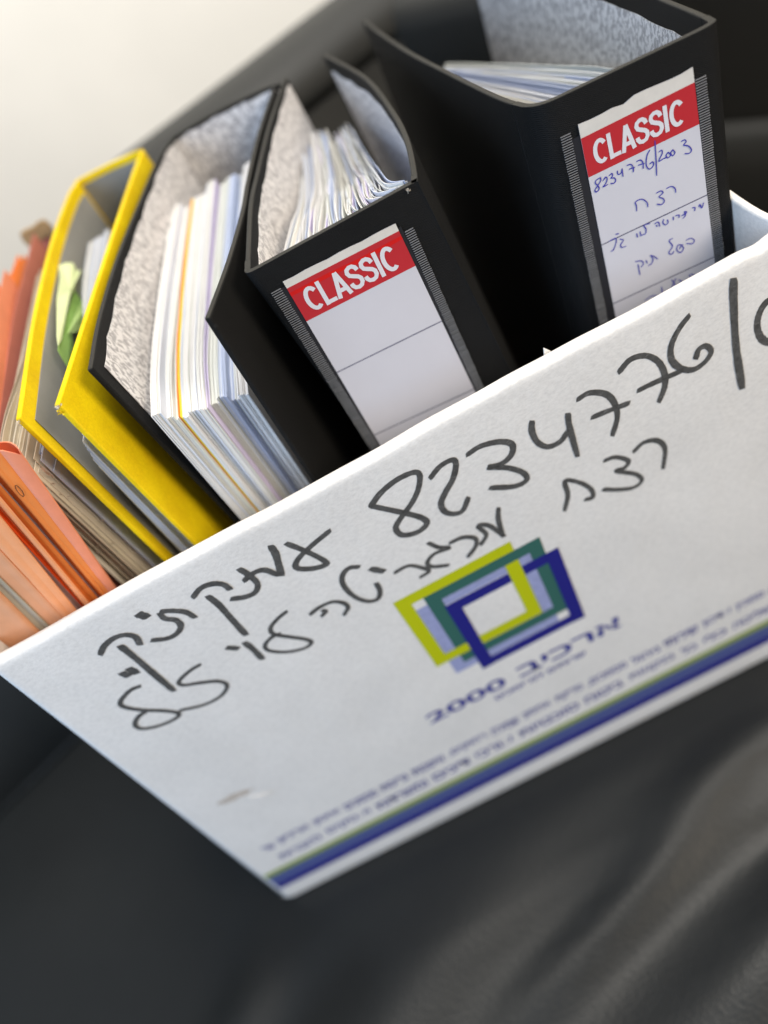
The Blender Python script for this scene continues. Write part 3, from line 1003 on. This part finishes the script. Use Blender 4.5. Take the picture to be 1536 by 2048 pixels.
PEN_S = [
    ('pen_number', [
        [(385, 900), (352, 922), (346, 945), (366, 966), (374, 990), (352, 1013), (342, 998), (362, 965), (386, 925), (384, 902)],
        [(405, 925), (424, 898), (436, 914), (424, 948), (405, 972), (440, 955)],
        [(450, 888), (472, 870), (478, 888), (464, 905), (490, 904), (502, 925), (486, 946), (462, 946)],
        [(514, 850), (520, 876), (544, 866), (551, 832)], [(551, 832), (554, 860), (558, 892)],
        [(588, 808), (618, 800), (636, 822), (638, 858)], [(606, 836), (648, 822)],
        [(662, 778), (694, 766), (712, 790), (714, 832)], [(676, 806), (722, 792)],
        [(765, 688), (742, 735), (738, 808), (764, 836), (793, 806), (786, 780), (764, 796)],
        [(804, 618), (812, 750), (818, 886)],
        [(835, 704), (856, 690), (860, 716), (842, 752), (836, 776), (868, 756), (896, 744)],
        [(906, 706), (890, 730), (904, 750), (924, 728), (906, 706)], [(942, 686), (926, 710), (940, 734), (958, 710), (942, 686)],
        [(1008, 622), (1034, 610), (1044, 626), (1026, 650), (1062, 658), (1086, 688), (1068, 714), (1034, 716)]]),
    ('pen_word', [
        [(664, 1160), (662, 1120), (654, 1090), (702, 1068), (742, 1092), (750, 1128)],
        [(814, 1022), (850, 1004), (866, 1020), (836, 1050), (868, 1064), (876, 1088), (852, 1110), (820, 1105)],
        [(894, 986), (930, 970), (958, 984), (966, 1016)]]),
    ('pen_word', [
        [(1144, 1128), (1150, 1108), (1166, 1136), (1180, 1094)], [(1092, 1134), (1114, 1134), (1110, 1158)],
        [(1010, 1196), (1036, 1182), (1050, 1168), (1032, 1164), (1040, 1192), (1020, 1216)], [(964, 1196), (990, 1190), (990, 1212)], [(945, 1205), (948, 1228)],
        [(872, 1224), (866, 1250), (884, 1266), (906, 1250), (900, 1226)], [(804, 1258), (830, 1244), (842, 1278)], [(815, 1268), (820, 1280)]]),
    ('pen_word', [[(768, 1255), (720, 1270), (736, 1300), (730, 1335), (700, 1345)], [(690, 1318), (696, 1352)], [(664, 1334), (671, 1362)]]),
    ('pen_word', [[(535, 1376), (562, 1384), (540, 1420), (550, 1440), (582, 1430)], [(503, 1338), (526, 1334)], [(454, 1392), (500, 1370), (506, 1400), (486, 1456), (468, 1470)]]),
    ('pen_word', [[(1045, 1386), (1080, 1370), (1108, 1384), (1095, 1410), (1048, 1410)], [(1022, 1422), (984, 1422), (974, 1460), (1004, 1480), (1026, 1445), (1006, 1430), (994, 1452)], [(942, 1370), (914, 1390), (940, 1430), (912, 1480), (935, 1492), (950, 1470)]]),
    ('pen_word', [[(768, 1502), (795, 1508), (826, 1530)], [(778, 1508), (790, 1535), (778, 1565), (752, 1582)], [(736, 1540), (746, 1562)], [(652, 1550), (700, 1544), (716, 1568), (696, 1592)], [(674, 1572), (690, 1652)]]),
    ('pen_word', [[(728, 1852), (778, 1816), (824, 1812)], [(856, 1744), (862, 1790)], [(935, 1690), (956, 1722), (975, 1765)], [(966, 1680), (950, 1715), (930, 1760)], [(988, 1690), (1012, 1704), (986, 1726), (1014, 1716)], [(1070, 1650), (1082, 1676)], [(1085, 1645), (1118, 1658)]])]
for nm, sts in PEN_S:
    V, F = [], []
    for st in sts:
        stroke_data([plr.hit(1100 + x / 3.863, 120 + y / 3.863) for x, y in st], .00047, .00100 + .00001 * (sd % 5), nrm2, V, F, seed=sd, n=5)
        sd += 1
    mesh(nm, V, F, PEN, lab2, smooth=False)

st_r = thing('paper_stack', 'thick pile of white sheets in the black binder with handwritten label', 'papers', (.15, .41, FL))


def r_top(s, r):
    z = H - .163 + r.uniform(-.003, .002)
    j = r.uniform(-.0006, .0006)
    return [Vector((.126 + .050 * s + j, .3165, z + .004)), Vector((.125 + .051 * s + j, .345, z + .002)), Vector((.120 + .052 * s + j, .385, z)), Vector((.114 + .040 * s + j, .44, z)), Vector((.112 + .020 * s, .505 + r.uniform(-.008, .002), z - .001))]


sheets(st_r, 56, r_top, lambda s, r: (-.012 + .012 * (1 - s), 0), lambda s, i, r: PAP[r.choice([0, 0, 0, 1, 2, 5, 3])] if i > 1 else GDIV, seed=31, t=.0003)

# ---------- yellow binder
yb = thing('lever_arch_binder', 'yellow cloth binder with grey lining and chewed white corners', 'binder', (-.10, .43, FL))
Lp = catmull(tops([(30, 840), (63, 633), (100, 483), (133, 393), (150, 366)]), 8)
Lb = lean(Lp, lambda k: .02 * (1 - k))
slab('cover', Lp, Lb, -.0026, CLOTHY, yb, bevel=.0007)
lining('lining', Lp, Lb, -.0028, GREYL, yb, .0075, .0075, .002, .0)
Rp = catmull(tops([(107, 812), (157, 660), (187, 570), (227, 450), (267, 335), (281, 303)]), 8)
Rb = lean(Rp, lambda k: .030)
slab('cover', Rp, Rb, -.0026, CLOTHY, yb, bevel=.0007)
lining('lining', Rp, Rb, .0003, GREYL, yb, .008, .007, .002, .0)
a, b = S(150, 366, 'z', ZT), S(281, 303, 'z', ZT)
pth = catmull([a, a.lerp(b, .1) + Vector((0, .003, 0)), a.lerp(b, .5) + Vector((0, .005, 0)), a.lerp(b, .9) + Vector((0, .003, 0)), b], 6)
bo = lean(pth, .02)
slab('spine', pth, bo, .0028, CLOTHY, yb, bevel=.0009)
lining('lining', pth, bo, -.0003, GREYL, yb, .004, .003, .003, 0)
fray(yb, Rp[0] + Vector((.0014, -.0002, -.0012)), .0020, FRAY, 24, 2)
fray(yb, Rp[0] + Vector((.0004, -.0008, -.0034)), .0020, CLOTHY, 22, 12)
fray(yb, Lp[0] + Vector((.0010, -.0004, -.0016)), .0019, FRAY, 22, 3)

st_y = thing('paper_stack', 'thin pile of white sheets standing inside the yellow binder', 'papers', (-.118, .41, FL))


def y_top(s, r):
    blk = int(s * 5); rbk = random.Random(blk + 40)
    z = -.175 + .020 * min(1, s * 1.4) + rbk.uniform(-.002, .002); yf = .3035 + rbk.uniform(-.001, .003)
    return [Vector((-.1280 + .0075 * s, yf, H + z)), Vector((-.1262 + .0085 * s, .36, H + z * .6 - .062)), Vector((-.1205 + .0125 * s, .44, H - .152)), Vector((-.1150 + .0150 * s, .510 + rbk.uniform(-.004, .004), H - .150))]


sheets(st_y, 22, y_top, lambda s, r: (.0 + .02 * s, 0), lambda s, i, r: PAP[r.choice([0, 1, 1, 2, 3])], seed=41, t=.0003, zj=.0006)


# green notes crammed into the yellow binder
def leaf_px(name, label, px, x, mat, tilt=0, t=.0003):
    P = []
    for k, (u, v) in enumerate(px):
        p = S(u / 6.4, 440 + v / 6.4, 'x', x)
        P.append(p + Vector((.0012 * math.sin(p.y * 90) + tilt * (p.y - .4), 0, 0)))
    c = sum(P, Vector()) / len(P)
    o = thing(name, label, 'note', (c.x, c.y, min(p.z for p in P)), 'green notes tucked in the yellow binder')
    k = len(P)
    bm_v = P + [c + Vector((.0010, 0, 0))]
    Q = [p + Vector((-t, 0, 0)) for p in bm_v]
    F = [(i, (i + 1) % k, k) for i in range(k)] + [(k + 1 + (i + 1) % k, k + 1 + i, 2 * k + 1) for i in range(k)] + [(i, (i + 1) % k, k + 1 + (i + 1) % k, k + 1 + i) for i in range(k)]
    mesh('note_sheet', bm_v + Q, F, mat, o, smooth=False)
    return o


leaf_px('paper_note', 'pale green torn note curling up beside the grey lining', [(780, 570), (930, 510), (1085, 430), (1070, 520), (1050, 610), (985, 700), (965, 880), (860, 1010), (862, 1230), (805, 1360), (780, 1540), (722, 1620), (712, 1500), (735, 1000), (755, 750)], -.1262, GRNP)
leaf_px('paper_note', 'darker green folded note below the pale green one', [(960, 890), (1000, 940), (1060, 1040), (980, 1250), (930, 1500), (960, 1620), (850, 1900), (780, 1790), (718, 1680), (722, 1610), (780, 1540), (805, 1360), (870, 1180)], -.1272, GRND)
leaf_px('paper_note', 'light green note half hidden behind the yellow cover', [(1240, 720), (1140, 850), (1050, 1030), (960, 1240), (875, 1455), (1030, 1412), (1150, 1300), (1260, 1000)], -.1246, m_paper('soft_green_paper', (.45, .62, .24), .06, 50))

# ---------- aged papers
st_a = thing('paper_stack', 'bundle of yellowed ragged old papers between the yellow binder and salmon folder', 'papers', (-.15, .41, FL))


def a_top(s, r):
    z = -.150 - .010 * s + r.uniform(-.006, .002); yf = .3035 + r.uniform(-.002, .006) + (.003 * math.sin(s * 9))
    return [Vector((-.1625 + .0185 * s + r.uniform(-.0004, .0004), yf, H + z)), Vector((-.1600 + .0200 * s, .33 + .01 * r.random(), H + z + .002)), Vector((-.157 + .0235 * s, .41, H - .151 + r.uniform(-.002, .001))), Vector((-.153 + .029 * s, .505 + r.uniform(-.006, .006), H - .151))]


sheets(st_a, 34, a_top, lambda s, r: (-.01 + .03 * s + r.uniform(-.006, .006), 0), lambda s, i, r: AGED[r.choice([0, 1, 2, 3, 1, 0])] if s < .86 else PAP[3], seed=51, t=.00042)
# torn scraps on their front edges
rnd = random.Random(8)
V, F = [], []
for k in range(30):
    s = rnd.random(); zz = H - .150 - .06 * rnd.random() ** 1.6 - .01 * s
    c = Vector((-.163 + .019 * s, .3025 - .001 * rnd.random(), zz)); b0 = len(V)
    w_ = .0006 + .0016 * rnd.random(); h_ = .001 + .006 * rnd.random()
    V += [c, c + Vector((w_, -.0004, -.0003)), c + Vector((w_ * .8, .001, -h_)), c + Vector((-w_ * .2, .0012, -h_ * .8))]
    F.append((b0, b0 + 1, b0 + 2, b0 + 3))
mesh('torn_scrap', V, F, AGED[2], st_a, smooth=False, kind='stuff')

# ---------- card folders at the far left, folds forward
FN = 0


def folder(label, mat, p_r_hi, p_r_lo, p_l_hi, p_l_lo, y, ztop, back=.50, xb=0.0, inner=None, bulge=.004, bx=None):
    global FN
    FN += 1
    bx = bx if bx else -.1675 - .0032 * FN
    """folder whose fold shows between two sloping image lines (right edge, left edge) at depth y"""
    rh, rl = S(*p_r_hi, 'y', y), S(*p_r_lo, 'y', y)
    lh, ll = S(*p_l_hi, 'y', y), S(*p_l_lo, 'y', y)
    line = lambda a, b, z: a + (b - a) * ((a.z - z) / (a.z - b.z))
    zt = max(H + ztop, rh.z + .010) if bulge < .005 else H + ztop; zb = FL + .001
    R0, R1 = line(rh, rl, zt), line(rh, rl, zb); L0, L1 = line(lh, ll, zt), line(lh, ll, zb)
    o = thing('card_folder', label, 'folder', (L1.x, y, zb), 'card folders at the left end of the box')
    lim = -.2165 + .0

    def mk_(R, L, z):
        rx = min(R.x, bx)
        return [Vector((rx + xb, back, z)), Vector((rx, y + .05, z)), Vector((rx, y + .018, z)), Vector((R.x, y + .001, z)), Vector((R.x * .7 + L.x * .3, y - bulge * .6, z)), Vector((L.x, y + .001, z)), Vector((min(L.x, rx - .001), y + .019, z)), Vector((min(L.x, rx - .001), y + .05, z))]
    tp = catmull(mk_(R0, L0, zt), 6); bt = catmull(mk_(R1, L1, zb), 6)
    for k, p in enumerate(tp):
        e = abs(k / (len(tp) - 1) - .5)
        p.z -= .006 * max(0, 1 - e * 9) ** 2 * (1 if bulge > .003 else .2)
        p.z += .0007 * nzv(p.x, p.y, ztop * 50, 60)
    slab('card_sheet', tp, bt, .0005, mat, o, rows=8, jit=lambda a, k: Vector((.0005 * nzv(a * 9, k * 6, y * 99, 1.3), .0006 * nzv(a * 7, k * 9, y * 50, 1.0), 0)))
    return o


folder('salmon card folder with a rounded pink fold beside the old papers', CARDS['salmon'], (41, 917), (223, 1171), (0, 917), (211, 1180), .2900, -.1365, bulge=.005, bx=-.1650)
fo = folder('orange card folder marked with a small inked circle', CARDS['orange'], (0, 917), (211, 1178), (0, 962), (195, 1187), .2885, -.158, bulge=.001)
folder('thin grey-mauve card folder squeezed between two orange folders', CARDS['mauve'], (0, 956), (196, 1186), (0, 984), (186, 1192), .2905, -.165, bulge=0)
folder('burnt orange card folder left of the mauve strip', CARDS['dark'], (0, 981), (187, 1192), (0, 1010), (168, 1203), .2870, -.168, bulge=.001)
folder('pale peach card edge beside the red-orange folder', CARDS['peach'], (0, 1006), (169, 1202), (0, 1018), (163, 1206), .2850, -.172, bulge=.0006)
folder('red-orange card folder, deepest coloured of the folders', CARDS['red'], (0, 1014), (164, 1205), (0, 1047), (156, 1209), .2868, -.175, bulge=0)
folder('dull mauve card folder behind the wide peach one', CARDS['mauve'], (0, 1040), (158, 1208), (0, 1050), (141, 1216), .2872, -.178, bulge=0)
folder('wide peach card folder with a small crease near the rim', CARDS['peach'], (0, 1044), (143, 1216), (0, 1104), (117, 1230), .2830, -.180, bulge=.001)
folder('brownish pink card folder next to the wide peach one', CARDS['tan'], (0, 1106), (118, 1230), (0, 1163), (87, 1246), .2835, -.185, bulge=.001)
folder('grey-green card folder near the left end', CARDS['grey'], (0, 1160), (88, 1245), (0, 1192), (66, 1256), .2825, -.190, bulge=0)
folder('leftmost tan card folder against the box side', CARDS['tan'], (0, 1188), (68, 1256), (-60, 1240), (6, 1288), .2800, -.192, bulge=.001)

# inked circle on the orange folder
V, F = [], []
pts = [(195, 1215), (225, 1225), (280, 1280), (308, 1340), (295, 1358), (250, 1325), (208, 1265), (195, 1218)]
stroke_data([S(x / 6.4, 780 + y / 6.4, 'y', .2868) for x, y in pts], .00028, .0002, (0, -1, 0), V, F, seed=3, n=5)
mesh('inked_circle', V, F, DOT, fo, smooth=False)


# tall leaves rising behind at the far left
def tall(label, mats, pts, nm='card_folder', n=1, dx=-.003, z2=None):
    o = thing(nm, label, 'folder', (pts[0][0], pts[0][1], FL + .001), 'card folders at the left end of the box')
    for i in range(n):
        top = catmull([Vector((x + dx * i, y + .004 * math.sin(i * 2.1), H + z - .002 * i + .003 * math.sin(i * 1.7))) for x, y, z in pts], 6)
        slab('card_sheet', top, lean(top, -.02), .0006, mats[i % len(mats)], o)
    return o


tall('tall dusty pink card folder behind the old papers', [CARDS['pink']], [(-.1655, .306, -.153), (-.1660, .335, -.152), (-.1655, .40, -.150), (-.1625, .46, -.147), (-.157, .52, -.145), (-.1525, .56, -.143)])
tall('tall orange card folder with several leaves at the far left back', [CARDS['orange'], CARDS['orange'], CARDS['peach']], [(-.1740, .36, -.157), (-.1725, .44, -.153), (-.1700, .50, -.150), (-.166, .555, -.150)], n=7, dx=-.0042)
tab = thing('brown_tab', 'brown card tab sticking up behind the pink folder', 'tab', (-.160, .57, H - .2))
V, F = [], []
c = S(75, 470, 'y', .578)
for k in range(12):
    a = k / 12 * 6.283
    V.append(c + Vector((.0115 * math.cos(a), .001, .0075 * math.sin(a) + (.002 * math.sin(3 * a)))))
V2 = [v + Vector((0, .003, 0)) for v in V]
V = V + V2
F = [tuple(range(12)), tuple(range(23, 11, -1))] + [(i, (i + 1) % 12, 12 + (i + 1) % 12, 12 + i) for i in range(12)]
mesh('tab_card', V, F, m_paper('brown_card', (.36, .24, .12), .2, 200), tab, bevel=.0006)
mesh('tab_stem', [c + Vector((-.006, .001, -.004)), c + Vector((.006, .001, -.004)), c + Vector((.006, .001, -.12)), c + Vector((-.006, .001, -.12)), c + Vector((-.006, .003, -.004)), c + Vector((.006, .003, -.004)), c + Vector((.006, .003, -.12)), c + Vector((-.006, .003, -.12))],
     [(0, 1, 2, 3), (4, 5, 6, 7), (0, 1, 5, 4), (2, 3, 7, 6), (0, 3, 7, 4), (1, 2, 6, 5)], CARDS['pink'], tab, smooth=False)
